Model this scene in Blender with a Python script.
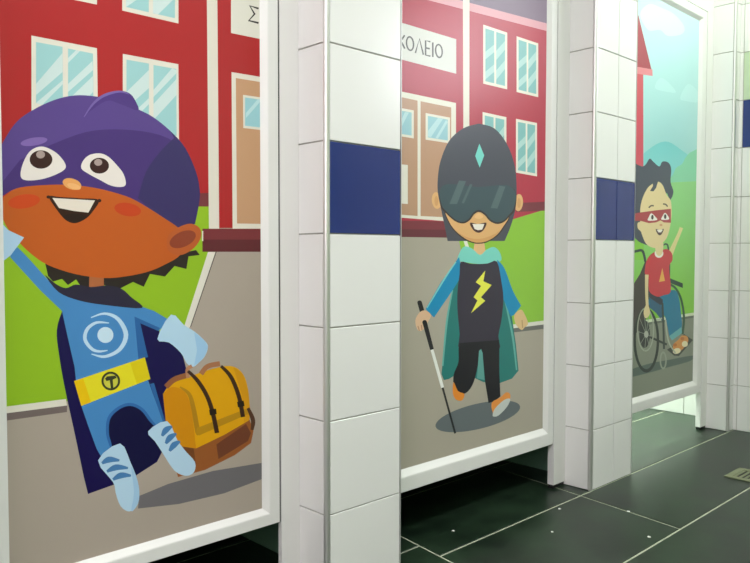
import bpy, bmesh, math, random
from mathutils import Vector, Matrix
from mathutils.geometry import delaunay_2d_cdt
random.seed(7)
for o in list(bpy.data.objects): bpy.data.objects.remove(o)
COL = bpy.context.scene.collection
SC = bpy.context.scene

# ------------------------------------------------------------------ camera
FPX = 739.86
PITCH, YAW, ROLL = -.0398, .7672, .0012
CAM = Vector((-1.0216, -1.1998, .7609))
FWD = Vector((math.sin(YAW)*math.cos(PITCH), math.cos(YAW)*math.cos(PITCH), math.sin(PITCH)))
R0 = Vector((math.cos(YAW), -math.sin(YAW), 0)); U0 = R0.cross(FWD)
RGT = R0*math.cos(ROLL) + U0*math.sin(ROLL); UPV = U0*math.cos(ROLL) - R0*math.sin(ROLL)
cd = bpy.data.cameras.new('camera'); cam = bpy.data.objects.new('camera', cd); COL.objects.link(cam)
m = Matrix((RGT, UPV, -FWD)).transposed().to_4x4(); m.translation = CAM; cam.matrix_world = m
cd.sensor_fit = 'HORIZONTAL'; cd.sensor_width = 36; cd.lens = FPX/750*36; cd.clip_start = .02
SC.camera = cam

# ------------------------------------------------------------------ world, lamps, exposure
w = bpy.data.worlds.new('world'); SC.world = w; w.use_nodes = True
w.node_tree.nodes['Background'].inputs[0].default_value = (.9, .95, 1, 1)
w.node_tree.nodes['Background'].inputs[1].default_value = .2
def area(name, loc, sx, sy, power, color):
    l = bpy.data.lights.new(name, 'AREA'); l.shape = 'RECTANGLE'; l.size = sx; l.size_y = sy
    l.energy = power; l.color = color
    o = bpy.data.objects.new(name, l); COL.objects.link(o); o.location = loc
    return o
CEIL = 2.5
LAMPS = [('lamp_light', (1.75, -.50, CEIL-.075), 1.0, .22, 15, (.86, 1, .82)),
         ('lamp_light', (.25, -1.45, CEIL-.075), 1.2, .25, 17, (.97, 1, .99)),
         ('lamp_light', (-1.45, -1.35, CEIL-.075), 1.2, .25, 33, (.99, .95, 1)),
         ('lamp_light', (1.86, .70, CEIL-.075), .5, .2, 95, (.95, 1, .90))]
for a in LAMPS: area(*a)
SC.view_settings.view_transform = 'Standard'; SC.view_settings.look = 'None'
SC.view_settings.exposure = .17; SC.view_settings.gamma = 1; SC.view_settings.use_curve_mapping = False

# ------------------------------------------------------------------ helpers
def lin(c):
    return tuple(((v/255)/12.92 if v/255 <= .04045 else ((v/255+.055)/1.055)**2.4) for v in c)
def principled(name, rgb, rough=.4, metal=0, spec=.5):
    mt = bpy.data.materials.new(name); mt.use_nodes = True
    b = mt.node_tree.nodes['Principled BSDF']
    b.inputs['Base Color'].default_value = (*lin(rgb), 1)
    b.inputs['Roughness'].default_value = rough; b.inputs['Metallic'].default_value = metal
    b.inputs['Specular IOR Level'].default_value = spec
    return mt
def mottled(name, c1, c2, scale, rough, bump=0, detail=6, spec=.5, rvar=.1):
    mt = principled(name, c1, rough, 0, spec); nt = mt.node_tree; N = nt.nodes; L = nt.links; b = N['Principled BSDF']
    tc = N.new('ShaderNodeTexCoord'); no = N.new('ShaderNodeTexNoise')
    no.inputs['Scale'].default_value = scale; no.inputs['Detail'].default_value = detail; no.inputs['Roughness'].default_value = .6
    L.new(tc.outputs['Object'], no.inputs['Vector'])
    cr = N.new('ShaderNodeValToRGB'); cr.color_ramp.elements[0].position = .35; cr.color_ramp.elements[1].position = .68
    cr.color_ramp.elements[0].color = (*lin(c1), 1); cr.color_ramp.elements[1].color = (*lin(c2), 1)
    L.new(no.outputs['Fac'], cr.inputs['Fac']); L.new(cr.outputs['Color'], b.inputs['Base Color'])
    mr = N.new('ShaderNodeMapRange'); mr.inputs['To Min'].default_value = rough-rvar; mr.inputs['To Max'].default_value = rough+rvar
    L.new(no.outputs['Fac'], mr.inputs['Value']); L.new(mr.outputs['Result'], b.inputs['Roughness'])
    if bump:
        bp = N.new('ShaderNodeBump'); bp.inputs['Strength'].default_value = bump; bp.inputs['Distance'].default_value = .002
        L.new(no.outputs['Fac'], bp.inputs['Height']); L.new(bp.outputs['Normal'], b.inputs['Normal'])
    return mt
M = {}
M['tile'] = mottled('white_glazed_tile', (229, 228, 227), (232, 231, 230), 1.5, .2, 0, 2, rvar=.03)
M['blue'] = mottled('blue_glazed_tile', (27, 44, 108), (32, 50, 118), 3, .17, 0, 2, rvar=.03)
M['green'] = mottled('green_bounce_tile', (152, 174, 130), (158, 180, 136), 2, .2, 0, 2, rvar=.03)  # back wall only, green added to tint the bounced light
M['pale'] = mottled('pale_green_tile', (186, 202, 172), (192, 208, 178), 2, .2, 0, 2, rvar=.03)
M['grout'] = mottled('grey_grout', (164, 162, 156), (184, 181, 174), 40, .85, .2)
M['floor'] = mottled('dark_slate_tile', (14, 26, 18), (42, 60, 44), 4.5, .34, .12, 8, spec=.32, rvar=.07)
M['fgrout'] = mottled('pale_floor_grout', (150, 156, 136), (182, 186, 164), 30, .8, .2)
M['white'] = mottled('white_laminate', (228, 226, 225), (231, 230, 229), 2, .35, 0, 2, rvar=.03)
M['laminate'] = mottled('pale_green_laminate', (120, 160, 136), (128, 168, 144), 3, .4, 0, 2, rvar=.03)
M['metal'] = principled('brushed_aluminium', (214, 214, 212), .36, .75)
M['steel'] = principled('drain_steel', (128, 134, 104), .5, .4)
M['dark'] = principled('dark_gap', (24, 24, 24), .6)
M['brown'] = principled('dark_brown_knob', (96, 50, 28), .35)
M['paint'] = mottled('white_ceiling_paint', (232, 232, 228), (238, 238, 234), 4, .7, 0, 2)
M['paper'] = principled('white_paper', (235, 235, 230), .7)
M['plinth'] = mottled('brown_plinth', (52, 46, 40), (70, 62, 52), 20, .5, .1)
lm = bpy.data.materials.new('lamp_diffuser'); lm.use_nodes = True
lb = lm.node_tree.nodes['Principled BSDF']; lb.inputs['Base Color'].default_value = (.9, .9, .9, 1)
M['diffuser'] = lm
pm = bpy.data.materials.new('printed_vinyl'); pm.use_nodes = True
pb = pm.node_tree.nodes['Principled BSDF']; pb.inputs['Roughness'].default_value = .3; pb.inputs['Specular IOR Level'].default_value = .4
pa = pm.node_tree.nodes.new('ShaderNodeVertexColor'); pa.layer_name = 'print'
pm.node_tree.links.new(pa.outputs['Color'], pb.inputs['Base Color'])
M['print'] = pm

def add_box(bm, a, b, mi=0, bev=0):
    x0, y0, z0 = a; x1, y1, z1 = b
    vs = [bm.verts.new(p) for p in ((x0,y0,z0),(x1,y0,z0),(x1,y1,z0),(x0,y1,z0),(x0,y0,z1),(x1,y0,z1),(x1,y1,z1),(x0,y1,z1))]
    fs = [bm.faces.new([vs[i] for i in f]) for f in ((0,3,2,1),(4,5,6,7),(0,1,5,4),(1,2,6,5),(2,3,7,6),(3,0,4,7))]
    for f in fs: f.material_index = mi
    if bev:
        es = list({e for f in fs for e in f.edges})
        r = bmesh.ops.bevel(bm, geom=es, offset=bev, segments=1, affect='EDGES', clamp_overlap=True)
        for f in r['faces']: f.material_index = mi
def add_prism(bm, pts, z0, z1, mi=0):
    lo = [bm.verts.new((x, y, z0)) for x, y in pts]; hi = [bm.verts.new((x, y, z1)) for x, y in pts]
    n = len(pts)
    for f in [lo[::-1], hi] + [[lo[i], lo[(i+1) % n], hi[(i+1) % n], hi[i]] for i in range(n)]:
        bm.faces.new(f).material_index = mi
    bmesh.ops.recalc_face_normals(bm, faces=bm.faces[:])
def obj(name, bm, mats, parent=None):
    me = bpy.data.meshes.new(name); bm.to_mesh(me); bm.free()
    for mt in (mats if isinstance(mats, (list, tuple)) else [mats]): me.materials.append(mt)
    o = bpy.data.objects.new(name, me); COL.objects.link(o)
    if parent: o.parent = parent
    return o
def struct(name, bm, mats, label=None, parent=None):
    o = obj(name, bm, mats, parent)
    if not parent: o['kind'] = 'structure'
    if label: o['label'] = label
    return o
def tag(o, label, cat, group=None):
    o['label'] = label; o['category'] = cat
    if group: o['group'] = group
    return o
def thing(name, label, cat, loc, group=None):
    o = bpy.data.objects.new(name, None); COL.objects.link(o); o.location = loc; o.empty_display_size = .05
    return tag(o, label, cat, group)

# ------------------------------------------------------------------ room shell
LV = [0, .1933, .3968, .5986, .8, .9963, 1.2019, 1.4007, 1.6, 1.8, 2.0, 2.2, 2.4, CEIL]
G, TH = .0014, .004            # half joint width, tile thickness
def tile_front(bm, x0, x1, y, z0, z1, mi=1):      # faces -Y, surface at y
    add_box(bm, (x0+G, y, z0+G), (x1-G, y+TH+.002, z1-G), mi, .0009)
def tile_left(bm, x, y0, y1, z0, z1, mi=1):       # faces -X, surface at x
    add_box(bm, (x, y0+G, z0+G), (x+TH+.002, y1-G, z1-G), mi, .0009)
def tile_right(bm, x, y0, y1, z0, z1, mi=1):      # faces +X
    add_box(bm, (x-TH-.002, y0+G, z0+G), (x, y1-G, z1-G), mi, .0009)
TM = [M['grout'], M['tile'], M['blue'], M['green'], M['pale']]
XL, XR, YB, YI = -2.5, 2.272, -2.6, 1.35
YD = .0935                                        # front plane of the doors and posts

# floor
SKEW = .15                                        # the crosswise joints are laid a little out of square
def frow(bm, xs, ys):
    for a, b in zip(xs, xs[1:]):
        for c, d in zip(ys, ys[1:]):
            n0 = len(bm.verts); add_box(bm, (a+.0028, c+.0028, -.01), (b-.0028, d-.0028, 0), 1, .0012)
            for v in list(bm.verts)[n0:]: v.co.x += SKEW*v.co.y
bm = bmesh.new(); add_box(bm, (XL-.1, YB-.1, -.06), (2.6, YI+.1, -.0012), 0)
rows_r = [-2.7, -2.366, -2.028, -1.69, -1.352, -1.014, -.676, -.338, 0]
frow(bm, [.3626, 1.03, 2.6], rows_r[-2:])
for k in range(len(rows_r)-2): frow(bm, [.3626, .45, 1.78, 3.0] if k % 2 == 0 else [.3626, 1.03, 1.70, 3.0], rows_r[k:k+2])
frow(bm, [.3626, 1.03, 2.6], [0, .37, .71, 1.05, 1.45])
frow(bm, [-2.6, -2.31, -1.64, -.97, -.30, .3626], [-2.7, -2.285, -1.947, -1.609, -1.271, -.933, -.595, -.257, .0805, .42, .76, 1.1, 1.45])
struct('floor', bm, [M['fgrout'], M['floor']])
# ceiling, outer walls
bm = bmesh.new(); add_box(bm, (XL-.1, YB-.1, CEIL), (2.6, YI+.1, CEIL+.08)); struct('ceiling', bm, M['paint'])
def wall_tiles_x(name, x, xo, y0, y1, ystart, face, special=None):
    bm = bmesh.new()
    add_box(bm, (min(x, xo), y0, 0), (max(x, xo), y1, CEIL), 0)
    ys = [y1]
    yy = ystart
    while yy > y0+.02:
        if yy < y1-.004: ys.append(yy)
        yy -= .2
    ys.append(y0)
    for r, (a, b) in enumerate(zip(LV, LV[1:])):
        for c, (hi, lo) in enumerate(zip(ys, ys[1:])):
            mi = special(r, c) if special else 1
            if face < 0: tile_left(bm, x-TH, lo, hi, a, b, mi)
            else: tile_right(bm, x+TH, lo, hi, a, b, mi)
    return struct(name, bm, TM)
wall_tiles_x('wall_right', XR+TH, XR+.1, YB, 0.02, -.013, -1,
             lambda r, c: (2 if r == 6 else 4 if r == 7 else 1) if c == 1 else 1)
wall_tiles_x('wall_left', XL-TH, XL-.1, YB, YI, 1.2, 1)
def wall_tiles_y(name, y, yo, x0, x1, face):
    bm = bmesh.new(); add_box(bm, (x0, min(y, yo), 0), (x1, max(y, yo), CEIL), 0)
    n = int(round((x1-x0)/.2)); xs = [x0+(x1-x0)*i/n for i in range(n+1)]
    for a, b in zip(LV, LV[1:]):
        for c, d in zip(xs, xs[1:]):
            if face < 0: tile_front(bm, c, d, y-TH, a, b)
            else: add_box(bm, (c+G, y-.002, a+G), (d-G, y+TH, b-G), 3, .0009)
    return struct(name, bm, TM)
wall_tiles_y('wall_back', YB-TH, YB-.1, XL, XR, 1)  # out of view, its green tiles act as a reflector for green bounce
wall_tiles_y('wall_far', YI+TH, YI+.1, XL, 2.52, -1)
# windows: daylight high in the end wall, added light source on the left
def glow(name, rgb, e):
    mt = principled(name, rgb, .15); b = mt.node_tree.nodes['Principled BSDF']
    b.inputs['Emission Color'].default_value = (*lin(rgb), 1); b.inputs['Emission Strength'].default_value = e
    return mt
def window_x(name, x, s, y0, y1, z0, z1, e, rgb):      # s: direction into the room
    bm = bmesh.new(); f = .05; X = lambda a, b: (min(x+s*a, x+s*b), max(x+s*a, x+s*b))
    a, b = X(.001, .03); ym = (y0+y1)/2
    for (c, d, g, h) in ((y0, y1, z0, z0+f), (y0, y1, z1-f, z1), (y0, y0+f, z0+f, z1-f), (y1-f, y1, z0+f, z1-f), (ym-f/2, ym+f/2, z0+f, z1-f)):
        add_box(bm, (a, c, g), (b, d, h), 0, .003)
    fr = struct(name, bm, M['white'])
    for (c, d) in ((y0+f, ym-f/2), (ym+f/2, y1-f)):
        bm = bmesh.new(); a2, b2 = X(.006, .012); add_box(bm, (a2, c, z0+f), (b2, d, z1-f)); obj('window_pane', bm, glow('glowing_glass', rgb, e), fr)
window_x('window_1', XR, -1, -2.05, -.98, 1.55, 2.25, 9.5, (244, 247, 255))
window_x('fill_window', XL, 1, -2.1, -.7, 1.0, 2.1, 4.6, (255, 243, 248))  # added source, brightens the left-facing pillar sides with a pinkish tint
# side wall of the last cubicle
bm = bmesh.new(); add_box(bm, (2.43, .13, 0), (2.52, YI, CEIL), 0)
ys = [.13, .28, .48, .68, .88, 1.08, YI]
for a, b in zip(LV, LV[1:]):
    for c, d in zip(ys, ys[1:]): tile_left(bm, 2.426, c, d, a, b)
struct('wall_cubicle', bm, TM)

# pillars with tiled faces and metal corner trims
PIL = [(-.92, -.70, [], 'first'), (-.008, .221, [], 'second'), (1.0915, 1.36, [1.2345], 'third'), (2.222, XR+.0, [], 'last')]
def quarter(cx, cy, r, sx):                       # rounded corner profile, corner at (cx, cy), opening towards +sx, +y
    pts = [(cx, cy+r)]
    for k in range(7):
        t = math.pi*(1 + k/12)                    # from -x to -y
        pts.append((cx+sx*(r+r*math.cos(t)), cy+r+r*math.sin(t)))
    pts += [(cx+sx*r, cy+r)]
    out = []
    for p in pts:
        if not out or (abs(p[0]-out[-1][0])+abs(p[1]-out[-1][1])) > 1e-6: out.append(p)
    return out
for (x0, x1, cuts, nm) in PIL:
    last = nm == 'last'
    bm = bmesh.new()
    xe = 2.43 if last else x1
    add_box(bm, (x0+TH, TH, 0), (xe-(0 if last else TH), .13, CEIL), 0)
    T = .0098
    for r, (a, b) in enumerate(zip(LV, LV[1:])):
        xs = [x0+T] + cuts + [x1-(0 if last else .003)]
        mi = 2 if (r == 4 and not last) else 1
        for c, d in zip(xs, xs[1:]): tile_front(bm, c, d, 0, a, b, mi)
        tile_left(bm, x0, T, YD+.008, a, b, 1)
        if not last: tile_right(bm, x1, .003, YD+.008, a, b, 1)
    p = struct('tiled_pillar', bm, TM)
    bm = bmesh.new(); add_prism(bm, quarter(x0-.0015, -.0015, T, 1), 0, CEIL)
    obj('corner_trim', bm, M['metal'], p)
    if not last:
        bm = bmesh.new(); add_prism(bm, quarter(x1+.0012, -.0012, .004, -1), 0, CEIL)
        obj('corner_trim', bm, M['metal'], p)

# white cubicle posts with header, unseen bulkhead added above to darken the cubicles, partitions behind
DOORS = [dict(l=-.664, r=-.062, zb=.170, zt=1.765, pl=-.6145, pr=-.1015, pb=.207, pt=1.72),
         dict(l=.256, r=1.019, zb=.1465, zt=1.765, pl=.300, pr=.976, pb=.203, pt=1.72),
         dict(l=1.392, r=2.158, zb=.164, zt=1.765, pl=1.437, pr=2.103, pb=.218, pt=1.72)]
OPEN = [(-.70, -.008), (.221, 1.0915), (1.36, 2.222)]
for i, (d, (a, b)) in enumerate(zip(DOORS, OPEN)):
    bm = bmesh.new()
    dp = .012 if i == 0 else .022
    add_box(bm, (a+.0002, YD, .012), (d['l']-.004, YD+dp, 1.86), 0)
    add_box(bm, (d['r']+.004, YD, .012), (b-.0002, YD+dp, 1.86), 0)
    add_box(bm, (d['l']-.004, YD, 1.769), (d['r']+.004, YD+dp, 1.86), 0)
    add_box(bm, (a+.0005, YD+.003, 0), (d['l']-.006, YD+dp-.002, .012), 1)
    add_box(bm, (d['r']+.006, YD+.004, 0), (b-.0005, YD+dp-.002, .012), 1)
    add_box(bm, (d['r']+.0006, YD+.003, d['zb']), (d['r']+.0038, YD+.010, d['zt']), 1)  # dark strips put in the door gaps to draw the shade of the seams
    add_box(bm, (d['l']-.0038, YD+.003, d['zb']), (d['l']-.0006, YD+.010, d['zt']), 1)
    struct('trim_%d' % (i+1), bm, [M['white'], M['dark']])
    bm = bmesh.new(); add_box(bm, (a+.001, .104, 1.862), (b-.001, .152, CEIL)); struct('shade_bulkhead', bm, M['paint'])  # bulkhead added to block ceiling light from the cubicles
bm = bmesh.new(); add_box(bm, (XL, .02, 0), (-.92, .12, CEIL)); struct('wall_front', bm, M['tile'])
for x in (-.84, .10, 1.20):
    bm = bmesh.new(); add_box(bm, (x-.02, .131, 0), (x+.02, YI-.004, CEIL)); struct('wall_partition', bm, M['laminate'])  # partitions carried up to the ceiling to keep light out

# ------------------------------------------------------------------ doors and their printed panels
RECESS = .012
def on_door(px, py):
    d = FWD + RGT*((px-375)/FPX) - UPV*((py-281.5)/FPX)
    t = (YD+RECESS-CAM.y)/d.y
    return (CAM.x+d.x*t, CAM.z+d.z*t)
def sm(pts, n=5, closed=True):                    # Catmull-Rom through the points
    out = []; k = len(pts)
    for i in range(k if closed else k-1):
        g = (lambda j: pts[j % k]) if closed else (lambda j: pts[max(0, min(k-1, j))])
        p0, p1, p2, p3 = g(i-1), g(i), g(i+1), g(i+2)
        for s in range(n):
            t = s/n
            out.append(tuple(.5*(2*p1[c]+(p2[c]-p0[c])*t+(2*p0[c]-5*p1[c]+4*p2[c]-p3[c])*t*t+(3*p1[c]-p0[c]-3*p2[c]+p3[c])*t**3) for c in (0, 1)))
    if not closed: out.append(pts[-1])
    return out
def el(cx, cy, rx, ry, rot=0, n=28):
    c, s = math.cos(math.radians(rot)), math.sin(math.radians(rot)); o = []
    for k in range(n):
        t = 2*math.pi*k/n; x, y = rx*math.cos(t), ry*math.sin(t); o.append((cx+x*c-y*s, cy+x*s+y*c))
    return o
def st(pts, w, smooth=True):                      # brush stroke; w is one width or one per point
    ws = w if isinstance(w, (list, tuple)) else [w]*len(pts)
    P = [(x, y, q) for (x, y), q in zip(pts, ws)]
    if smooth and len(P) > 2:
        a = sm([(p[0], p[1]) for p in P], 5, False); q = sm([(p[2], 0) for p in P], 5, False)
        P = [(x, y, max(.15, r[0])) for (x, y), r in zip(a, q)]
    L, R = [], []
    for i, (x, y, q) in enumerate(P):
        a = P[max(0, i-1)]; b = P[min(len(P)-1, i+1)]; dx, dy = b[0]-a[0], b[1]-a[1]; n = math.hypot(dx, dy) or 1
        L.append((x-dy/n*q/2, y+dx/n*q/2)); R.append((x+dy/n*q/2, y-dx/n*q/2))
    return L+R[::-1]
def ring(cx, cy, rx, ry, w):
    return [el(cx, cy, rx, ry)], [el(cx, cy, rx-w, ry-w)]
def printed_panel(d, base, layers, gain, parent, origin):
    """layers: (polygon in the plane, colour or ((top colour, z), (bottom colour, z)), optional hole polygons)"""
    x0, x1, z0, z1 = d['pl']-.004, d['pr']+.004, d['pb']-.004, d['pt']+.004
    polys = []; verts = []; edges = []
    def add(poly):
        q = []
        for p in poly:
            v = on_door(*p)
            if not q or math.hypot(v[0]-q[-1][0], v[1]-q[-1][1]) > 2e-4: q.append(v)
        s = len(verts); verts.extend(Vector(v) for v in q)
        edges.extend((s+i, s+(i+1) % len(q)) for i in range(len(q)))
        return q
    for L in layers:
        q = add(L[0]); holes = [add(h) for h in (L[2] if len(L) > 2 else [])]
        xs = [v[0] for v in q]; zs = [v[1] for v in q]
        polys.append((q, holes, L[1], min(xs), max(xs), min(zs), max(zs)))
    s = len(verts); verts.extend(Vector(v) for v in ((x0, z0), (x1, z0), (x1, z1), (x0, z1)))
    edges.extend((s+i, s+(i+1) % 4) for i in range(4))
    vo, _, fo, _, _, _ = delaunay_2d_cdt(verts, edges, [], 0, 1e-6)
    def inside(q, x, z):
        r = False; j = len(q)-1
        for i in range(len(q)):
            (xi, zi), (xj, zj) = q[i], q[j]
            if (zi > z) != (zj > z) and x < (xj-xi)*(z-zi)/(zj-zi)+xi: r = not r
            j = i
        return r
    def colour(c, z):
        if isinstance(c[0], tuple):
            (ca, za), (cb, zb) = c; t = max(0, min(1, (za-z)/(za-zb))); ca, cb = lin(ca), lin(cb)
            l = [ca[k]*(1-t)+cb[k]*t for k in range(3)]
        else: l = lin(c)
        return (*[min(.92, max(.004, l[k]*gain[k])) for k in range(3)], 1)
    bm = bmesh.new(); lay = bm.loops.layers.float_color.new('print')
    bv = [bm.verts.new((v[0]-origin[0], YD+RECESS-origin[1], v[1]-origin[2])) for v in vo]
    for f in fo:
        cx = sum(vo[i][0] for i in f)/len(f); cz = sum(vo[i][1] for i in f)/len(f)
        if not (x0 < cx < x1 and z0 < cz < z1): continue
        c = base
        for q, holes, pc, a, b, e, g in reversed(polys):
            if a <= cx <= b and e <= cz <= g and inside(q, cx, cz) and not any(inside(h, cx, cz) for h in holes): c = pc; break
        try: fc = bm.faces.new([bv[i] for i in f])
        except ValueError: continue
        fc.normal_update()
        if fc.normal.y > 0: fc.normal_flip()
        for lp in fc.loops: lp[lay] = colour(c, lp.vert.co.z+origin[2])
    bmesh.ops.delete(bm, geom=[v for v in bm.verts if not v.link_faces], context='VERTS')
    n = len(bm.faces)
    ox, oy, oz = origin
    y0, y1 = YD+RECESS+.0003, YD+RECESS+.012
    pts = [(x0, z0), (x1, z0), (x1, z1), (x0, z1)]
    fr = [bm.verts.new((x-ox, y0-oy, z-oz)) for x, z in pts]; bk = [bm.verts.new((x-ox, y1-oy, z-oz)) for x, z in pts]
    fs = [bm.faces.new(bk[::-1])] + [bm.faces.new([fr[i], bk[i], bk[(i+1) % 4], fr[(i+1) % 4]]) for i in range(4)]
    for f in fs:
        f.material_index = 1
        for lp in f.loops: lp[lay] = (.8, .8, .8, 1)
    return obj('printed_panel', bm, [M['print'], M['white']], parent)
def door_frame(d, parent, origin):
    ox, oy, oz = origin; bm = bmesh.new()
    def loop(ix, y):                              # ix: 0 outer edge .. 1 print edge, or offset past it
        f = lambda a, b: a+(b-a)*ix
        return [bm.verts.new((x-ox, y-oy, z-oz)) for x, z in ((f(d['l'], d['pl']), f(d['zb'], d['pb'])), (f(d['r'], d['pr']), f(d['zb'], d['pb'])),
                (f(d['r'], d['pr']), f(d['zt'], d['pt'])), (f(d['l'], d['pl']), f(d['zt'], d['pt'])))]
    prof = [(0, YD+.035), (0, YD+.002), (.03, YD), (.63, YD), (.70, YD+.0008), (.98, YD+.0112), (1, YD+.0118), (1, YD+.022), (.9, YD+.035)]
    ls = [loop(*p) for p in prof]
    for a, b in zip(ls, ls[1:]+ls[:1]):
        for i in range(4): bm.faces.new((a[i], b[i], b[(i+1) % 4], a[(i+1) % 4]))
    bmesh.ops.recalc_face_normals(bm, faces=bm.faces[:])
    return obj('door_frame', bm, M['white'], parent)

RED = (174, 34, 40); WHT = (226, 220, 208); GL = (158, 204, 207); GL2 = (205, 222, 222); GRN = (150, 190, 42)
NAVY = (24, 9, 74); SUIT = (72, 134, 194); PALE = (182, 212, 236)
def window(o, panes, stripes, g=GL, g2=GL2, fr=WHT):
    L = [(o, fr)] + [(p, g) for p in panes]
    return L + [(s, g2) for s in stripes]

# ---- first door: child in a purple hood, blue suit, yellow belt and backpack
A = []
A += window([(31.4, 35.5), (97, 48.2), (98, 121), (31.5, 111)], [[(36, 42), (62.5, 46.8), (63, 108), (36, 103)], [(68, 48.5), (93, 53.6), (93.5, 114), (68, 109)]],
   [[(62.5, 53), (62.5, 72), (36, 95), (36, 84)], [(36, 103), (63, 80), (63, 84), (42, 105)],
    [(92.5, 61), (93, 70), (68, 92), (68, 84)], [(76, 50.2), (80, 51), (68, 63), (68, 58)], [(93, 76), (93, 92), (76, 110), (68, 109), (68, 100)]])
A += window([(122.8, 53.8), (178.4, 64.2), (179, 141), (122.8, 130)], [[(126.5, 59.6), (148.9, 63.6), (149, 130), (126.5, 126)], [(153.5, 65), (176.4, 69), (176.6, 136), (153.5, 132)]],
   [[(148.9, 70), (149, 88), (126.5, 108), (126.5, 92)], [(149, 98), (149, 104), (133, 120), (130, 116)], [(172, 68.3), (176.5, 70), (176.5, 73), (153.5, 97), (153.5, 90)],
    [(176.5, 79), (176.5, 95), (153.5, 120), (153.5, 104)]])
A += window([(31.4, -60), (97.2, -66), (97, 4.6), (31.4, -9)], [[(36, -55), (62, -57), (62, -8), (36, -13)], [(68, -57), (93, -59), (93, -1), (68, -6)]], [])
A += window([(122.4, -64), (178.2, -72), (178.5, 23.5), (122.2, 10.5)], [[(126, -58), (148.5, -61), (148.8, 12.3), (126, 7)], [(153, -62), (175, -65), (175, 18.2), (153, 13.3)]],
   [[(148.7, -30), (148.7, -8), (126, 7), (126, -8)], [(175, -28), (175, -2), (158, 14.4), (153, 13), (153, -5)]])
A += [([(0, 228), (270, 228), (270, 640), (0, 640)], (174, 161, 150)),
      ([(-10, 206), (209, 206), (209, 252), (214, 252), (187, 326), (165, 385), (62, 402), (-10, 410)], GRN),
      ([(-10, 228), (209, 206), (209, 252), (214, 252), (187, 326), (165, 385), (62, 402), (-10, 410)], (146, 186, 38)),
      ([(208, 252), (215.5, 252), (190, 327), (186, 330), (184, 327)], WHT), ([(215.5, 252), (216.6, 252), (191, 327), (190, 327)], (90, 82, 80)),
      ([(-10, 408.6), (66, 399), (67, 405.5), (-10, 415.4)], WHT), ([(-10, 415.4), (67, 405.5), (67, 412), (-10, 423)], (118, 104, 102)),
      ([(190, 193), (209, 193), (209, 206.5), (190, 206.5)], (120, 52, 60)),
      ([(202.4, 228.7), (270, 228.7), (270, 240), (202.4, 240)], (122, 48, 55)), ([(202.4, 239.5), (270, 239.5), (270, 251.8), (202.4, 251.8)], (97, 38, 46)),
      ([(202, 231), (203.2, 231), (203.2, 241), (202, 241)], WHT),
      ([(206, -95), (216.6, -92), (219.2, 228.7), (208.9, 228.7)], (224, 216, 204)),
      ([(231, -47), (270, -36), (270, 41), (231, 33)], (226, 222, 212)),
      (st([(258.6, 8.6), (249.8, 5.8), (254.6, 14), (248.8, 20.6), (258.6, 23)], 2, False), (52, 46, 44)),
      ([(231.5, 72), (270, 78.5), (270, 228.7), (232.6, 228.7)], (228, 220, 208)),
      ([(235.8, 78), (270, 83.6), (270, 224), (237, 223.5)], (199, 153, 118)),
      ([(243, 94.8), (270, 98.8), (270, 131), (243.3, 128)], WHT), ([(245, 97.4), (270, 101), (270, 128.5), (245, 125.8)], (156, 204, 214)),
      ([(258, 99), (262, 99.6), (246, 118), (246, 113)], (190, 222, 228))]
A += [([(-20, -500), (290, -500), (290, -70), (-20, -150)], (128, 108, 130)), ([(-20, -152), (290, -72), (290, -58), (-20, -136)], (220, 160, 172))]
# cape, hair, body
A += [(sm([(64, 306), (56.8, 330), (59.7, 359), (65, 389), (75, 435), (84, 478)], 5, False)+[(88, 494), (113, 485), (136, 475.5), (157, 462), (168, 440), (172, 400), (187, 372), (182, 352), (158, 330), (140, 318), (100, 305)], NAVY),
      ([(196, 250), (199.8, 255), (188.5, 256.4), (186.4, 269), (174.6, 266), (165, 276.6), (150, 274), (143.7, 286.8), (133, 282), (119, 289), (100, 284), (96, 268), (140, 262)], (44, 34, 34)),
      ([(44, 258), (48, 276), (53, 281.5), (62, 279), (68, 285), (76, 279.5), (82, 288), (96, 288), (100, 270)], (44, 34, 34)),
      ([(89.5, 272), (103.7, 272), (104, 292), (89, 292)], (172, 100, 62)),
      ([(12, 252), (17.5, 247), (30, 260), (47, 279), (58.5, 292), (79, 300), (104.7, 305), (141, 306.5), (154, 311), (170, 320.5), (158.4, 331), (140, 322), (147, 357), (76, 381), (74.6, 367), (67.7, 337), (62, 311), (40, 290), (10, 257)], SUIT),
      ([(134.5, 316.6), (140, 322), (148, 357), (138.5, 360)], (46, 98, 160)),
      ([(134.5, 316.6), (160, 328), (158.4, 331), (139.6, 323)], (46, 98, 160)),
      (sm([(45, 275), (58.5, 292), (79, 300.5), (104.7, 305), (142, 308), (131, 297), (121, 288.5), (107, 285.5), (91, 287), (76, 284.5), (66, 288), (56, 284)], 4), (44, 37, 60)),
      # legs under the belt
      ([(80, 402), (148, 380), (157, 405), (162.6, 421), (168, 440), (160, 440)] + sm([(159.7, 431), (151, 420.8), (142, 409), (130.4, 404), (118.7, 407.6), (108.4, 418), (107, 434), (112, 448)], 4, False) + [(103, 460), (96.7, 449), (89, 428)], SUIT),
      (st([(112, 448), (107.6, 434), (109, 418), (118.7, 408), (130.4, 404.4), (142, 409.4), (151, 421), (160, 432)], 3), (50, 104, 170)),
      (sm([(112, 446), (109, 434), (110.5, 420), (119.5, 410), (130.4, 406.5), (141, 411), (150, 422), (160, 434), (158, 458), (136, 474), (118, 480)], 4), (18, 7, 60)),
      ([(150, 384), (154, 383), (166, 424), (162.6, 421), (157, 405)], (46, 98, 160))]
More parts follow.
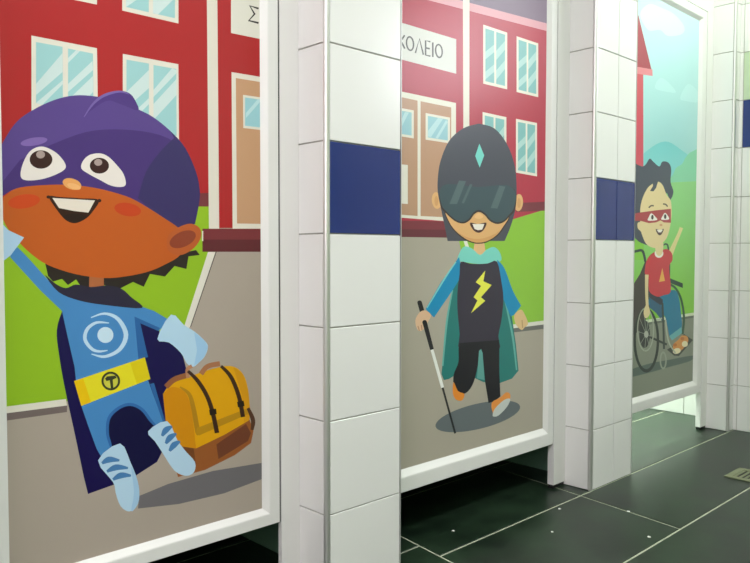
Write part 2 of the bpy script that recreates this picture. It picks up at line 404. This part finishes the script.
A += [([(74, 381), (144.8, 357.3), (150.4, 379), (81.3, 406)], (230, 216, 40)), ([(74, 381), (83, 378), (91, 402.4), (81.3, 406)], (236, 192, 14)),
      ([(130, 362.3), (144.8, 357.3), (150.4, 379), (137, 384.2)], (222, 200, 24)),
      (el(110.8, 381, 9.4, 9.4), (58, 60, 42)), (el(110.8, 381, 7.2, 7.2), (206, 200, 70)),
      ([(105, 378.6), (107, 376.4), (115.6, 375.6), (116.6, 378), (112.8, 379.6), (113.4, 388), (110.8, 388.4), (109.8, 380.4), (106.4, 381)], (58, 60, 42)),
      (el(105.4, 335, 8, 8), (200, 224, 242)),
      (st([(91, 317.6), (104.7, 313.6), (118, 319), (126, 334.7), (119.5, 349.5), (104.7, 356.6), (91.5, 354)], [1, 2.4, 3.8, 4.6, 3.8, 2.8, 1]), (188, 216, 240)),
      (st([(109, 323), (96.6, 322.6), (87.4, 329), (85, 339.3), (91.5, 348.6), (99, 351.4), (107.5, 350.4)], [1, 2.6, 3.4, 3.6, 3.2, 2.4, 1]), (188, 216, 240))]
# head
FACE_TOP = [(-2, 200), (3.5, 195.6), (16, 188.6), (35.5, 185.6), (62, 184.6), (85, 186.3), (106.6, 190.4), (130, 197.7), (149, 208.4), (164, 218), (178, 227.6)]
HOOD = [(-6, 160), (3, 142), (16, 122.6), (32, 110.5), (53.3, 100.3), (74.6, 95.4), (96, 96.5), (120, 102), (137.3, 109), (153, 117), (170.4, 131), (185.3, 148), (196, 171.7), (199.8, 190), (199, 204), (195, 224)]
DARK = [(48, 146), (86, 132), (123, 129.5), (160, 135), (186.5, 149)]
A += [(sm(HOOD, 4, False)+sm(FACE_TOP, 4, False)[::-1], (90, 66, 138)),
      (sm(DARK, 4, False)+sm(HOOD[11:], 4, False)+sm(FACE_TOP, 4, False)[::-1]+[(-4, 190), (20, 160)], (73, 48, 118)),
      (sm([(174, 138), (160, 152), (146, 172), (138, 198)], 4, False)+FACE_TOP[8:]+sm(HOOD[10:], 4, False)[::-1], (58, 46, 100)),
      (sm([(86, 114), (97, 101), (108, 93), (119, 90.6), (129, 93), (135, 100), (138, 110.5), (120, 104), (106, 101)], 4), (80, 54, 128)),
      (st([(84, 117), (93, 104), (104, 95.5), (119, 91.6), (129, 94)], [.8, 2.2, 2.8, 2, .8]), (118, 96, 166)),
      (el(34, 141.6, 13.5, 4, -9), (128, 100, 172)),
      (sm([(-4, 199), (3.5, 196.6)]+FACE_TOP[2:]+[(183, 236), (181, 254), (164, 265), (147, 272), (125.6, 276.4), (104, 278), (75, 274), (48, 265), (32, 254.5), (17.8, 241), (7, 227), (0, 212)], 4), (192, 90, 34)),
      (sm([(176.7, 228.6), (184, 225), (191.6, 223.7), (198.5, 227), (201.4, 233), (199.4, 241), (191.6, 250), (179, 255.3), (168, 250), (168, 236)], 4), (186, 90, 44)),
      (el(182.7, 239.3, 14, 7.6, -24), (142, 62, 42)),
      (el(24, 201.4, 16, 7, -8), (202, 70, 30)), (el(127.7, 209.5, 13.5, 6.6, 10), (194, 64, 30)),
      (sm([(20.9, 177), (22.4, 165), (29.8, 151.4), (41.5, 146.5), (54.3, 151.4), (63, 160), (65.6, 167.8), (57.5, 173.8), (42.6, 179), (27.7, 180.4)], 5), (232, 222, 217)),
      (el(41, 159.5, 11.4, 9.2), (58, 28, 30)), (el(40.6, 154.6, 4.4, 3.8), (172, 152, 148)),
      (sm([(81.4, 168.5), (83, 161), (89.5, 155), (100, 153.4), (108.5, 156.8), (117, 165.3), (123.4, 173.8), (125.8, 184), (121, 187), (110.7, 185.5), (100, 180), (89.5, 174.4)], 5), (232, 222, 217)),
      (el(99.4, 165.7, 9.6, 7.9), (58, 28, 30)), (el(98.2, 162.4, 4, 3.4), (172, 152, 148)),
      (el(72, 184, 9.6, 5.4, 17), (230, 162, 94)), (el(74, 186.4, 7, 2.8, 17), (238, 178, 116)),
      (el(48.4, 197, 2, 1.6), (56, 22, 18)), (el(99.4, 200.6, 2, 1.7), (56, 22, 18)),
      (sm([(49, 196.6), (60, 197), (80, 198.3), (98.6, 200), (92.6, 211.7), (85.3, 219), (75, 223.2), (65.7, 220), (57, 210)], 5), (52, 24, 20)),
      ([(52.4, 198), (95, 200.4), (88.4, 212.6), (74, 211), (59, 208)], (230, 218, 206)),
      (sm([(64, 216), (75, 213.4), (87, 216.6), (82, 220.4), (75, 222), (67, 219.6)], 4), (40, 20, 22)),
      ([(-10, 218), (2.7, 224), (8, 230), (24, 237.5), (10.7, 255.3), (2.7, 261.5), (-10, 268)], (176, 206, 234)),
      (sm([(171, 314.5), (184, 325), (194.6, 331.6), (205, 341), (208, 347), (205, 356), (199, 362.5), (193, 366.8), (186.5, 363), (181, 353), (169, 342.5), (157.3, 339)], 3), (182, 214, 238)),
      ([(194, 331.6), (205, 341), (208, 347), (205, 356), (199, 362.5), (194, 366), (197, 350)], (160, 200, 234))]
# backpack, boots, shadow
A += [([(139, 496), (168, 484), (212.7, 471), (270, 461.5), (270, 476), (224, 493.4), (179, 504), (138, 508.6)], (112, 108, 112)),
      ([(186, 438), (196, 446), (249, 418), (253.5, 431), (251, 443), (235, 455), (205, 470), (178, 477), (176, 470)], (152, 88, 44)),
      ([(216.4, 444.4), (246, 424), (251, 433), (248, 441), (218.5, 459)], (112, 62, 42)), ([(180, 440), (192, 438), (196, 464), (186, 469)], (116, 66, 34)),
      (sm([(163, 394), (171, 384), (190, 376.4), (205, 371), (220, 367), (233, 366.4), (243, 374), (248, 389), (250, 409)], 4, False)+[(249.6, 420), (224, 435), (196, 448.5), (178, 446), (166, 424)], (224, 162, 16)),
      (sm([(163, 394), (172, 387), (184, 391), (190, 403), (193, 420), (196, 448.5)], 4, False)+[(178, 446), (166, 424)], (210, 138, 16)),
      ([(233, 366.4), (243, 374), (248, 389), (250, 409), (249.6, 420), (244, 423), (242, 395)], (214, 150, 22)),
      (st([(180, 387), (189, 394), (193.4, 408), (197.6, 431), (199, 432.5)], [1.5, 3.6, 4.6, 5, 5]), (178, 128, 28)), ([(197, 428), (247, 408.5), (248, 414), (199, 435.5), (196, 433)], (186, 136, 26)),
      (st([(166, 387), (174.4, 379.5), (188, 375)], 5.4), (150, 92, 58)), (st([(188, 378), (187.4, 369.5), (192, 366)], 3.6), (184, 130, 96)),
      (st([(201, 374), (207.4, 366.5), (220, 363.6)], 5), (168, 112, 78)),
      (st([(188, 371), (197.8, 381), (207, 396), (212.7, 412.7), (217, 433)], [3, 4, 4.2, 4.4, 4.6]), (62, 38, 28)), ([(209, 410), (216, 408.6), (216.8, 414), (210, 415.4)], (36, 24, 22)),
      (st([(221, 366), (231, 377), (238.8, 396), (243, 417)], [3, 4, 4.2, 4.4]), (62, 38, 28)), ([(237, 402), (243.6, 400.6), (244.6, 406), (238, 407.4)], (36, 24, 22)),
      (st([(248, 408), (253, 420), (252, 430)], [3, 4.4, 3]), (84, 52, 36)),
      (sm([(120, 443.4), (130.4, 462), (137.7, 481), (139.4, 495.6), (136.8, 506), (129, 511.5), (120.5, 506), (115.7, 493), (113, 482), (98, 460.5)], 3), PALE),
      (sm([(131, 466), (137.7, 481), (139.4, 495.6), (136.8, 506), (131, 511), (134, 492)], 3), (162, 198, 230)),
      (st([(102, 463.4), (109, 459.6), (119.5, 460.4)], [2.5, 6, 2]), (74, 126, 180)), (st([(107, 471.6), (116, 467.4), (128, 468)], [2.5, 6, 2]), (74, 126, 180)), (st([(113, 479.6), (121, 475.4), (131, 475.6)], [2.5, 6, 2]), (74, 126, 180)),
      (sm([(167, 421), (177.3, 440), (186, 451.6), (195, 462), (194, 472), (186, 475.8), (174.4, 470.6), (162.6, 453), (155, 441.4), (148, 431.4)], 3), PALE),
      (st([(162, 436), (166, 430), (172, 426.4)], [2.5, 6, 2]), (74, 126, 180)), (st([(165.8, 443.6), (170, 437.6), (176.4, 433.6)], [2.5, 6, 2]), (74, 126, 180)), (st([(169.5, 451), (174, 445), (180, 441.4)], [2.5, 6, 2]), (74, 126, 180))]

# ---- second door: child with dark hood and visor, teal cape, white cane
R2 = (180, 52, 72); W2 = (232, 226, 214); G2 = (128, 184, 186); G2L = (176, 210, 208)
B = [([(380, 236), (560, 236), (560, 500), (380, 500)], (176, 168, 154)),
     ([(458, 236), (560, 205), (560, 321), (510, 330), (478, 330)], (144, 196, 62)),
     ([(462, 236), (465.4, 236), (470, 250), (467, 252)], (228, 226, 216)),
     ([(500, 326), (560, 318.6), (560, 322.4), (500, 330)], (226, 224, 212)), ([(500, 330), (560, 322.4), (560, 327), (500, 334)], (112, 112, 108)),
     ([(516, 203), (560, 201), (560, 210), (516, 212)], (124, 56, 66)),
     ([(380, 220), (470, 222), (470, 238), (380, 236)], (128, 54, 64)), ([(380, 229), (470, 230), (470, 238), (380, 236.6)], (106, 46, 56)),
     ([(370, -300), (560, -300), (560, 30), (370, -22)], (128, 108, 130)), ([(370, -24), (560, 27), (560, 34.5), (370, -15)], (220, 160, 172)),
     ([(462.9, -2), (469.5, 0), (469.2, 240), (463.6, 240)], W2),
     ([(380, 16.2), (456.2, 39.2), (456.2, 73.7), (380, 54)], (218, 216, 212)),
     ([(380, 87), (456, 103), (456, 222), (380, 216)], W2), ([(380, 92.6), (417.6, 100.6), (417.6, 216), (380, 213)], (192, 150, 122)), ([(420.6, 101.2), (451.2, 107.4), (451.2, 217.6), (420.6, 216)], (192, 150, 122)),
     ([(380, 104), (413.8, 110.4), (413.8, 138.4), (380, 133)], W2), ([(380, 106.6), (411.6, 112.6), (411.6, 135.6), (380, 130.6)], (156, 202, 214)),
     ([(425.6, 113), (450, 117.6), (450, 143.4), (425.6, 139.6)], W2), ([(427.8, 115.8), (447.8, 119.6), (447.8, 140.6), (427.8, 137.4)], (156, 202, 214)),
     ([(405, 112), (409, 112.4), (401, 128), (401, 121)], (190, 222, 228)), ([(438, 118), (443, 118.8), (431, 137), (428, 136.6), (428, 131)], (190, 222, 228)), ([(446, 120), (447.8, 122), (438, 138.6), (435.5, 138)], (190, 222, 228)),
     ([(380, 162), (407.8, 165), (407.8, 204), (380, 202)], (236, 230, 220))]
LT = (74, 70, 72)
def letters(L):
    ovals = ((410, 43.6, 4.2, 7.6), (438.9, 51, 4, 7.3))
    for cx, cy, rx, ry in ovals: L.append((el(cx, cy, rx, ry, -6), LT, [el(cx, cy, rx-1.5, ry-1.6, -6)]))
    for s in ([(397, 33), (404.8, 48.6)], [(404.6, 35.2), (397, 47)], [(415.4, 53), (419.4, 38.6), (423.4, 54.8)], [(430.4, 41.8), (425.6, 40.6), (425.6, 55), (430.4, 56.2)], [(425.6, 47.8), (429.8, 48.8)], [(432.8, 42.4), (432.8, 57)]):
        L.append((st(s, 1.6, False), LT))
letters(B)
def win2(o, h1, h2):                              # slanted two pane window; o: left, right, top left y, top right y, bottom left y, bottom right y
    a, b, ta, tb, ba, bb = o; f = lambda t, u: (a+(b-a)*t, (ta+(tb-ta)*t)*(1-u)+(ba+(bb-ba)*t)*u)
    L = [([f(0, 0), f(1, 0), f(1, 1), f(0, 1)], W2), ([f(.09, .05), f(.46, .05), f(.46, .95), f(.09, .95)], G2), ([f(.54, .05), f(.91, .05), f(.91, .95), f(.54, .95)], G2)]
    for u in (.28, .62):
        L.append(([f(.46, u), f(.46, u+.13), f(.09, u+.3), f(.09, u+.17)], G2L)); L.append(([f(.91, u-.12), f(.91, u+.03), f(.54, u+.26), f(.54, u+.1)], G2L))
    return L
B += win2((483.2, 507.2, 24.6, 32.6, 83.6, 89.4), 0, 0) + win2((516.6, 538.2, 36.2, 43.4, 92, 97.2), 0, 0)
B += win2((482.6, 506.4, 112, 117.2, 172, 176), 0, 0) + win2((516, 537, 118.8, 123, 172.6, 176.4), 0, 0)
SK = (226, 178, 122)
HD2 = [(478.8, 123.5), (494.4, 128.4), (507, 144), (514.3, 163.9), (516.6, 183.8), (516, 205), (513, 219), (509, 231)]
B += [(el(477.8, 416.4, 43.5, 12.6, -13.5, 40), (104, 112, 116)),
      (el(436.6, 200.5, 4.8, 8.4, -6), SK), (el(518.6, 202.6, 4.4, 8.6, 4), SK), (el(436.4, 201, 2, 5), (214, 160, 106)), (el(519, 203, 1.8, 5), (214, 160, 106)),
      # cape and body
      ([(453, 285), (447, 320), (441.4, 374), (444, 380), (449, 379), (456, 374.6), (470, 375.6), (483, 382), (500, 383), (512, 378.6), (518.6, 370.6), (516, 345), (512, 317), (503, 290), (500, 275), (460, 275)], (36, 122, 118)),
      (st([(505, 300), (512.6, 336), (516.6, 370)], [1.4, 2, 1.4]), (104, 178, 170)), (st([(452.6, 290), (447, 320), (442.6, 366)], [1.2, 2, 1.6]), (104, 178, 170)),
      ([(474.8, 241), (484, 241), (486, 254), (480, 257), (473, 254)], (228, 184, 134)),
      (sm([(457, 260), (461.6, 249), (466, 246.4), (472.8, 249), (480, 255), (486.6, 249.6), (494, 247), (499.6, 252), (501.5, 259.5), (497, 262), (479, 264), (462, 261.6)], 3), (126, 212, 200)),
      (sm([(459, 257), (461.5, 272.6), (456.5, 284), (446, 300)], 4, False)+[(434, 317.6), (425.6, 309), (441, 282)], (6, 140, 190)),
      (sm([(497, 259.6), (504.5, 268.4), (513, 291), (521.2, 305.7)], 4, False)+[(514, 315), (510.6, 316.4), (503.4, 299), (500.6, 281)], (6, 140, 190)),
      (st([(456, 262), (445, 278), (427, 308)], [1, 1.6, 1]), (124, 205, 205)),
      (sm([(460.8, 262), (470, 263.6), (479, 264), (488, 263.4), (497, 261.6), (501.3, 281), (503.4, 298), (501.5, 320), (498.4, 336), (499.2, 350), (480, 353), (459.6, 350), (459.6, 334), (457.6, 312), (457.4, 292), (459.6, 274)], 3), (54, 49, 64)),
      (sm([(459.4, 345), (458.4, 362), (453.6, 374.8), (454.2, 387), (460.4, 393.8), (468.4, 391), (475, 378), (479.4, 350), (470, 343)], 4), (26, 26, 32)),
      ([(481, 346), (482.4, 352), (485.3, 383.3), (488.5, 403), (495, 401), (500.4, 396.4), (499.4, 372.6), (499.4, 342), (490, 344)], (26, 26, 32)), ([(459.4, 343), (499.3, 340), (499.4, 351), (459.4, 353)], (26, 26, 32)), ([(479, 351), (481, 349), (482.6, 353), (484.6, 380), (477, 378.4)], (96, 160, 154)),
      ([(485.3, 270.5), (475.7, 282.2), (481, 285.9), (473.6, 297.2), (477.4, 300.4), (471, 313.2), (485.3, 300.8), (481, 297.2), (491.7, 285), (483.4, 281.2)], (236, 234, 84)),
      # hands, cane
      (st([(419.6, 302.4), (422.6, 313)], 4.6, False), (24, 24, 28)), (el(419.6, 302.6, 2.3, 2.2), (24, 24, 28)),
      (sm([(425.6, 310.6), (431, 315), (428, 322), (424, 329), (419, 331), (416, 326), (415.6, 319), (420, 312)], 4), (226, 186, 152)), (st([(418, 326), (419.4, 331)], 1), (190, 140, 110)), (st([(421.4, 325), (422, 330)], 1), (190, 140, 110)),
      (st([(424.6, 322), (432, 349.6)], [4.6, 3.8], False), (24, 24, 28)), (el(424.6, 322.4, 2.3, 2.4), (24, 24, 28)),
      (st([(432, 349.6), (442.6, 387.6)], 3, False), (240, 240, 236)), (st([(442.6, 387.6), (455.2, 433.4)], 2, False), (28, 30, 32)),
      (sm([(514.6, 314.4), (521.2, 309.6), (526, 317), (528, 324), (524.6, 327.4), (521.6, 330), (517, 326), (514.6, 321)], 4), (222, 188, 138)), (st([(522, 320), (522.6, 328)], 1), (190, 150, 104)),
      # shoes
      (sm([(453.6, 382), (452.8, 393), (456, 399.6), (462, 400.4), (464.4, 394), (458, 391)], 3), (236, 142, 48)),
      (sm([(491.6, 403), (500.2, 397.6), (506, 392.4), (510, 394), (509.6, 400), (502.4, 409), (494, 414.6)], 3), (234, 150, 70)),
      (sm([(492.6, 415), (495, 408.6), (504, 400), (510.2, 399), (507, 406.8), (498.6, 415.4), (494, 416.6)], 3), (202, 206, 204)),
      # head
      (sm(HD2, 4, False)+[(504.6, 241), (447.6, 241), (444.7, 226.4)]+sm([(440.5, 206.5), (437.8, 192.3), (437.8, 178), (440.5, 161), (449, 141), (463, 128.4), (478.8, 123.5)], 4, False), (74, 76, 88)),
      (sm([(445, 210), (447.8, 221), (454, 231), (464, 239.4), (472.6, 243), (479, 243.8), (486.8, 242.4), (496.8, 236.6), (503.9, 227.8), (509.6, 215), (495, 208), (478, 206), (460, 208)], 4), (62, 46, 40)),
      (sm([(445.8, 210), (448.6, 220.6), (454.8, 230), (464.6, 238.2), (472.6, 241.8), (479, 242.6), (486.6, 241.2), (496, 235.6), (502.9, 227), (508.8, 215), (495, 208), (478, 206), (460, 208)], 4), (226, 176, 118)),
      (sm([(454, 229), (464, 236), (479, 239), (496, 233.4), (502, 226), (496, 235.6), (486.6, 241.2), (479, 242.6), (472.6, 241.8), (464.6, 238.2)], 3), (216, 160, 100)),
      (sm([(440, 190), (441, 207), (445.4, 212.6), (451, 218), (457, 222.2), (464, 223.4), (470, 220), (474.2, 214.4), (479, 212), (484.6, 215), (489.6, 220.8), (496.8, 224), (504, 222), (509.6, 216.4), (514.8, 210), (516, 193), (506, 185), (478, 187), (449, 184)], 4), (58, 46, 42)),
      (sm([(440, 190), (441.6, 205), (445.8, 211), (451.2, 216.4), (457.2, 220.6), (463.6, 221.8), (469, 218.6), (473.4, 212.6), (479, 210), (485.4, 213.4), (490.4, 219.2), (496.8, 222.2), (503.4, 220.4), (509.2, 214.6), (513.8, 208), (515.6, 193), (506, 185), (478, 187), (449, 184)], 4), (64, 84, 92)),
      ([(459, 180.6), (466, 181.2), (457, 204), (449.4, 204)], (88, 108, 112)), ([(470, 184), (472.4, 184.6), (464, 203.4), (461.6, 203)], (84, 104, 108)), ([(499.4, 185.6), (505.4, 186.6), (497.4, 208.6), (490.6, 208)], (88, 108, 112)),
      (sm([(474.5, 217), (478.6, 213), (483.4, 216.6), (478.8, 219)], 4), (238, 190, 132)),
      (sm([(470, 222.8), (478, 224), (486.4, 222.8), (483.6, 230), (478.4, 232.8), (473, 229.6)], 4), (70, 36, 34)),
      ([(472.4, 224), (484.4, 224), (482.2, 229.6), (478, 230.2), (474.6, 229)], (240, 232, 222)),
      ([(479.4, 143.6), (484.2, 155.4), (479.7, 167.6), (475.2, 156)], (122, 214, 206))]

# ---- third door: child with a red mask in a wheelchair
C = [([(560, -60), (720, -60), (720, 200), (560, 200)], (((190, 226, 234), 1.72), ((150, 206, 204), .95))),
     (sm([(640, 14), (649, 4), (662, 8), (674, 14), (684, 26), (682, 34), (668, 36), (660, 30), (648, 30)], 4), (208, 238, 243)),
     (sm([(655, 88), (660, 78), (668, 82), (676, 92), (668, 92)], 4), (186, 226, 230)), (sm([(680, 98), (688, 84), (698, 92), (698, 102), (686, 101)], 4), (186, 226, 230)),
     (sm([(630, 170), (648, 150), (665, 141.4), (680, 149), (700, 168), (700, 200), (630, 200)], 4), (126, 204, 206)),
     (sm([(654, 200), (660, 178), (671, 177), (676, 168), (682, 164), (686, 157), (692, 151.6), (704, 152), (706, 200)], 4), (132, 206, 168)),
     ([(560, 188), (720, 180), (720, 316), (560, 334)], (((142, 208, 130), .95), ((132, 200, 52), .55))),
     ([(560, 333), (720, 308.6), (720, 311.4), (560, 336)], (216, 224, 196)), ([(560, 336), (720, 311.4), (720, 420), (560, 440)], (134, 140, 124)), ([(560, 336), (720, 311.4), (720, 313.6), (560, 338.4)], (96, 106, 92)),
     ([(600, 70), (643.2, 73), (643.6, 240), (600, 240)], (206, 78, 94)), ([(620, 60), (638.4, 15), (651.6, 70), (620, 66)], (164, 64, 78)), ([(610, 62), (652.4, 69.4), (652.6, 76), (610, 70)], (222, 134, 144)),
     ([(560, 200), (643.8, 200), (643.8, 260), (560, 260)], (134, 200, 66)),
     # shadow, chair back, frame
     (sm([(625, 372), (648, 364), (668, 360), (693, 355.6), (690, 361), (669, 367), (648, 373), (625, 378)], 4), (84, 102, 94)),
     (st([(620, 254.6), (636, 251.2), (641.6, 250.4), (643.8, 254), (645.4, 262)], [2.6, 2.6, 2.6, 2.4, 2.2]), (34, 58, 58)), (st([(660.6, 247.6), (664, 244.6), (667, 244.4), (668.4, 249), (669.4, 264), (669.2, 280)], 1.6), (34, 62, 58)),
     ([(645.6, 260), (648, 264), (650, 292), (650, 312), (640, 330), (620, 345), (620, 300), (633, 285), (640, 274)], (66, 60, 56)),
     (st([(669, 284), (675, 287.6), (680, 296), (683, 308), (684, 320), (682.6, 334)], 2.2), (40, 84, 60)),
     ([(669.4, 278), (682.8, 283.4), (682.8, 288), (670, 283)], (28, 62, 52)),
     # legs, footrest, shoes
     ([(667, 349.6), (673, 346), (684, 334), (693, 340), (679, 356), (674, 355.6)], (52, 60, 52)),
     (sm([(673, 345), (678, 340), (682, 335.6), (687.4, 336.6), (687.8, 342.6), (680, 351.6), (674, 352.4)], 3), (214, 146, 72)), (el(676.8, 351, 4, 2.8, -15), (236, 224, 186)), (el(684.8, 344, 3, 3, -30), (236, 224, 186)), (el(675, 345, 2, 1.6), (192, 112, 50)), (el(682.4, 338.6, 2, 1.6), (192, 112, 50)),
     (sm([(648, 300), (661, 293), (674.6, 290), (679, 298), (680.8, 312), (681.6, 328.4), (674, 338), (669.6, 337), (666.8, 323), (663.2, 314.2), (652, 308)], 3), (8, 120, 156)), ([(649, 297), (660, 302), (664, 316), (663, 322), (656, 313), (650, 308)], (36, 92, 122)),
     ([(669.4, 336), (681.4, 327), (682, 333), (672, 340.4)], (104, 176, 180)),
     ([(648.6, 291), (651, 290), (662.8, 299.6), (662.8, 304.8), (660, 304.8), (650, 298)], (40, 46, 60)),
     (st([(650, 337), (666.8, 344.6)], 2.2), (38, 52, 46)), (st([(662.4, 303), (663.4, 326), (664, 349)], 2), (44, 58, 52)), (st([(665.6, 320), (667, 334), (669.6, 344), (675.4, 353)], 1.4), (176, 184, 164)), (st([(653, 317), (657, 320), (662, 318)], 1.4), (176, 184, 164)),
     (el(663.2, 360.4, 3.6, 9), (150, 158, 142), [el(663.2, 360.4, 2, 7)]),
     (el(646.3, 340.2, 12.9, 32.4, 0, 40), (28, 46, 38), [el(646.3, 340, 10.4, 29.2, 0, 40)]), (el(644.6, 334, 5.4, 14, 0), (44, 50, 48)),
     (el(645.6, 329.6, 8.6, 22, 0, 36), (160, 168, 150), [el(645.6, 329.6, 7.4, 20.6, 0, 36)])]
for k in range(9):
    t = 2*math.pi*k/9+.3; C.append((st([(646.2, 334.3), (645.6+7.6*math.cos(t), 330.6+20.6*math.sin(t))], .55, False), (140, 148, 134)))
C += [(el(646.3, 334.3, 2.2, 3.4), (176, 178, 166)),
     # shirt, arm, head
     (st([(670, 254.6), (675, 243), (679, 234), (681.4, 227.6)], [5.4, 4, 3.4, 3.6]), (226, 212, 150)),
     (sm([(655.4, 251.6), (650.4, 254.8), (646.4, 261.2), (644.8, 273.4), (648.4, 276.4), (649, 290.8), (657, 296.6), (664, 295), (670.8, 291.4), (669.4, 272), (669.4, 265), (672.4, 260.4), (672, 253.6), (667.4, 249.2), (661, 250)], 3), (202, 56, 66)),
     (el(659, 253.4, 4.4, 4.4), (238, 232, 222)), (sm([(655.6, 244), (663, 242), (662.6, 252), (659.4, 256), (656, 253)], 3), (226, 206, 156)),
     ([(662.3, 268), (659, 282), (665, 280.9)], (232, 176, 84)),
     (st([(646.8, 274.6), (646.6, 292), (647.4, 308)], [3.6, 3, 2.8]), (226, 206, 156)), (sm([(646, 305), (649, 307), (650, 313), (648, 317), (645, 318), (643.6, 312)], 3), (226, 206, 156)),
     (sm([(628, 160), (637, 164.4), (642.6, 166.4), (646, 164), (649.8, 158.6), (654, 162.4), (659.4, 166.4), (662.4, 161.6), (668.4, 162.6), (671.2, 169), (670.6, 182), (673.4, 192), (670, 200), (666, 194), (664, 230), (650, 244), (643, 243.6), (637, 240), (632, 232), (620, 200)], 4), (64, 72, 86)),
     (sm([(657.8, 181.6), (662.6, 185), (666.6, 194.8), (670.8, 201), (671.6, 214), (670, 226.8), (667.4, 236.4), (663.4, 242), (657, 247.6), (650.6, 247), (645.6, 243), (642.6, 236.4), (640.8, 231.4), (637.8, 228.4), (637.6, 223), (640.6, 220.6), (640.2, 209), (642.6, 198), (647.4, 188.4), (652.2, 184)], 4), (228, 206, 156)),
     ([(658.4, 180.6), (656, 188), (653.4, 191.4), (650, 191), (653, 186), (652.6, 182)], (64, 72, 86)),
     ([(630, 215.4), (637, 213), (655.4, 210.4), (670.8, 208.8), (671, 222.8), (664, 222.4), (660.6, 220.4), (656, 222.4), (649, 223.2), (641, 221), (630, 220.6)], (172, 62, 68)),
     (sm([(651.4, 213.2), (655.6, 217), (657, 220), (648, 220.6), (649, 216.6)], 3), (238, 234, 228)), (sm([(665, 212.8), (668, 216), (668.8, 219.4), (661.4, 219.6), (662.6, 216)], 3), (238, 234, 228)),
     (el(652.4, 217.2, 1.2, 2.4), (52, 34, 34)), (el(665.2, 216.6, 1.2, 2.4), (52, 34, 34)),
     (st([(648.8, 207.8), (651, 205.8), (653.8, 205.8)], 1.4), (76, 62, 56)), (st([(663, 204), (665.6, 204.4), (667.6, 206.6)], 1.4), (76, 62, 56)), (el(661, 225, 1.5, 1.2), (212, 160, 120)),
     (sm([(655.8, 229), (660, 230), (663.8, 228.8), (662, 233.6), (659.6, 235.4), (657, 233)], 3), (72, 44, 42)), ([(656.8, 229.8), (663, 229.6), (661, 232.4), (658.4, 232.4)], (240, 234, 224))]

ART = [('white framed cubicle door printed with a child in purple hood and blue suit', RED, A, (1.0, 1.0, 1.0)),
       ('white framed cubicle door printed with a child in teal cape holding a white cane', R2, B, (1.0, 1.0, 1.0)),
       ('white framed cubicle door printed with a masked child waving from a wheelchair', (190, 230, 240), C, (1.0, 1.0, 1.0))]
for d, (label, base, layers, gain) in zip(DOORS, ART):
    o = (round((d['l']+d['r'])/2, 4), YD+.0175, d['zb'])
    t = thing('cubicle_door', label, 'door', o, 'printed cubicle doors')
    door_frame(d, t, o); printed_panel(d, base, layers, gain, t, o)

# ------------------------------------------------------------------ ceiling lamps, drain, knob, scraps
LB = ['long ceiling lamp near the tiled end wall', 'long ceiling lamp in the middle of the room', 'long ceiling lamp at the left of the room', 'short ceiling lamp inside the last cubicle']
for (n, loc, sx, sy, e, c), lab in zip(LAMPS, LB):
    t = thing('ceiling_lamp', lab, 'lamp', (loc[0], loc[1], CEIL))
    bm = bmesh.new(); add_box(bm, (-sx/2-.03, -sy/2-.03, -.06), (sx/2+.03, sy/2+.03, 0), 0, .006); obj('lamp_housing', bm, M['paint'], t)
# floor drain
t = thing('floor_drain', 'square metal floor drain with dark grate set in the slate tiles', 'drain', (1.625, -.305, 0))
bm = bmesh.new()
for a, b in (((-.07, -.07), (.07, -.048)), ((-.07, .048), (.07, .07)), ((-.07, -.048), (-.048, .048)), ((.048, -.048), (.07, .048))):
    add_box(bm, (*a, .0002), (*b, .004), 0, .0008)
obj('drain_rim', bm, M['steel'], t)
bm = bmesh.new(); add_box(bm, (-.048, -.048, .0002), (.048, .048, .001), 1)
for k in range(6): add_box(bm, (-.046, -.043+k*.0165, .001), (.046, -.035+k*.0165, .003), 0)
obj('drain_grate', bm, [M['steel'], M['dark']], t)
# knob at the right edge of the picture
t = thing('wall_knob', 'small dark brown knob fixed to the tiled end wall', 'knob', (XR, -.085, .557))
bm = bmesh.new()
bmesh.ops.create_cone(bm, cap_ends=True, segments=16, radius1=.009, radius2=.006, depth=.012, matrix=Matrix.Translation((-.006, 0, 0)) @ Matrix.Rotation(-math.pi/2, 4, 'Y'))
obj('knob_stem', bm, M['metal'], t)
bm = bmesh.new(); bmesh.ops.create_uvsphere(bm, u_segments=16, v_segments=10, radius=.011, matrix=Matrix.Translation((-.018, 0, 0)))
obj('knob_head', bm, M['brown'], t)
# paper scraps on the floor
def on_floor(px, py):
    d = FWD + RGT*((px-375)/FPX) - UPV*((py-281.5)/FPX); k = -CAM.z/d.z
    return CAM.x+d.x*k, CAM.y+d.y*k
for (px, py), lab in zip([(453, 531), (559.6, 509), (552, 532), (628.6, 511.6), (649, 537)],
        ['tiny white paper scrap under the door with the white cane child', 'tiny white paper scrap close to the foot of the pillar with two tile columns',
         'tiny white paper scrap at the middle of the long slate tile', 'tiny white paper scrap beside the crosswise floor joint',
         'tiny white paper scrap nearest the bottom right corner']):
    x, y = on_floor(px, py); bm = bmesh.new()
    ps = [(math.cos(t)*random.uniform(.003, .0055), math.sin(t)*random.uniform(.003, .0055)) for t in [2*math.pi*k/7 for k in range(7)]]
    add_prism(bm, ps, 0, .0012)
    o = obj('paper_scrap', bm, M['paper']); o.location = (x, y, .0002); tag(o, lab, 'scrap', 'paper scraps on the floor')
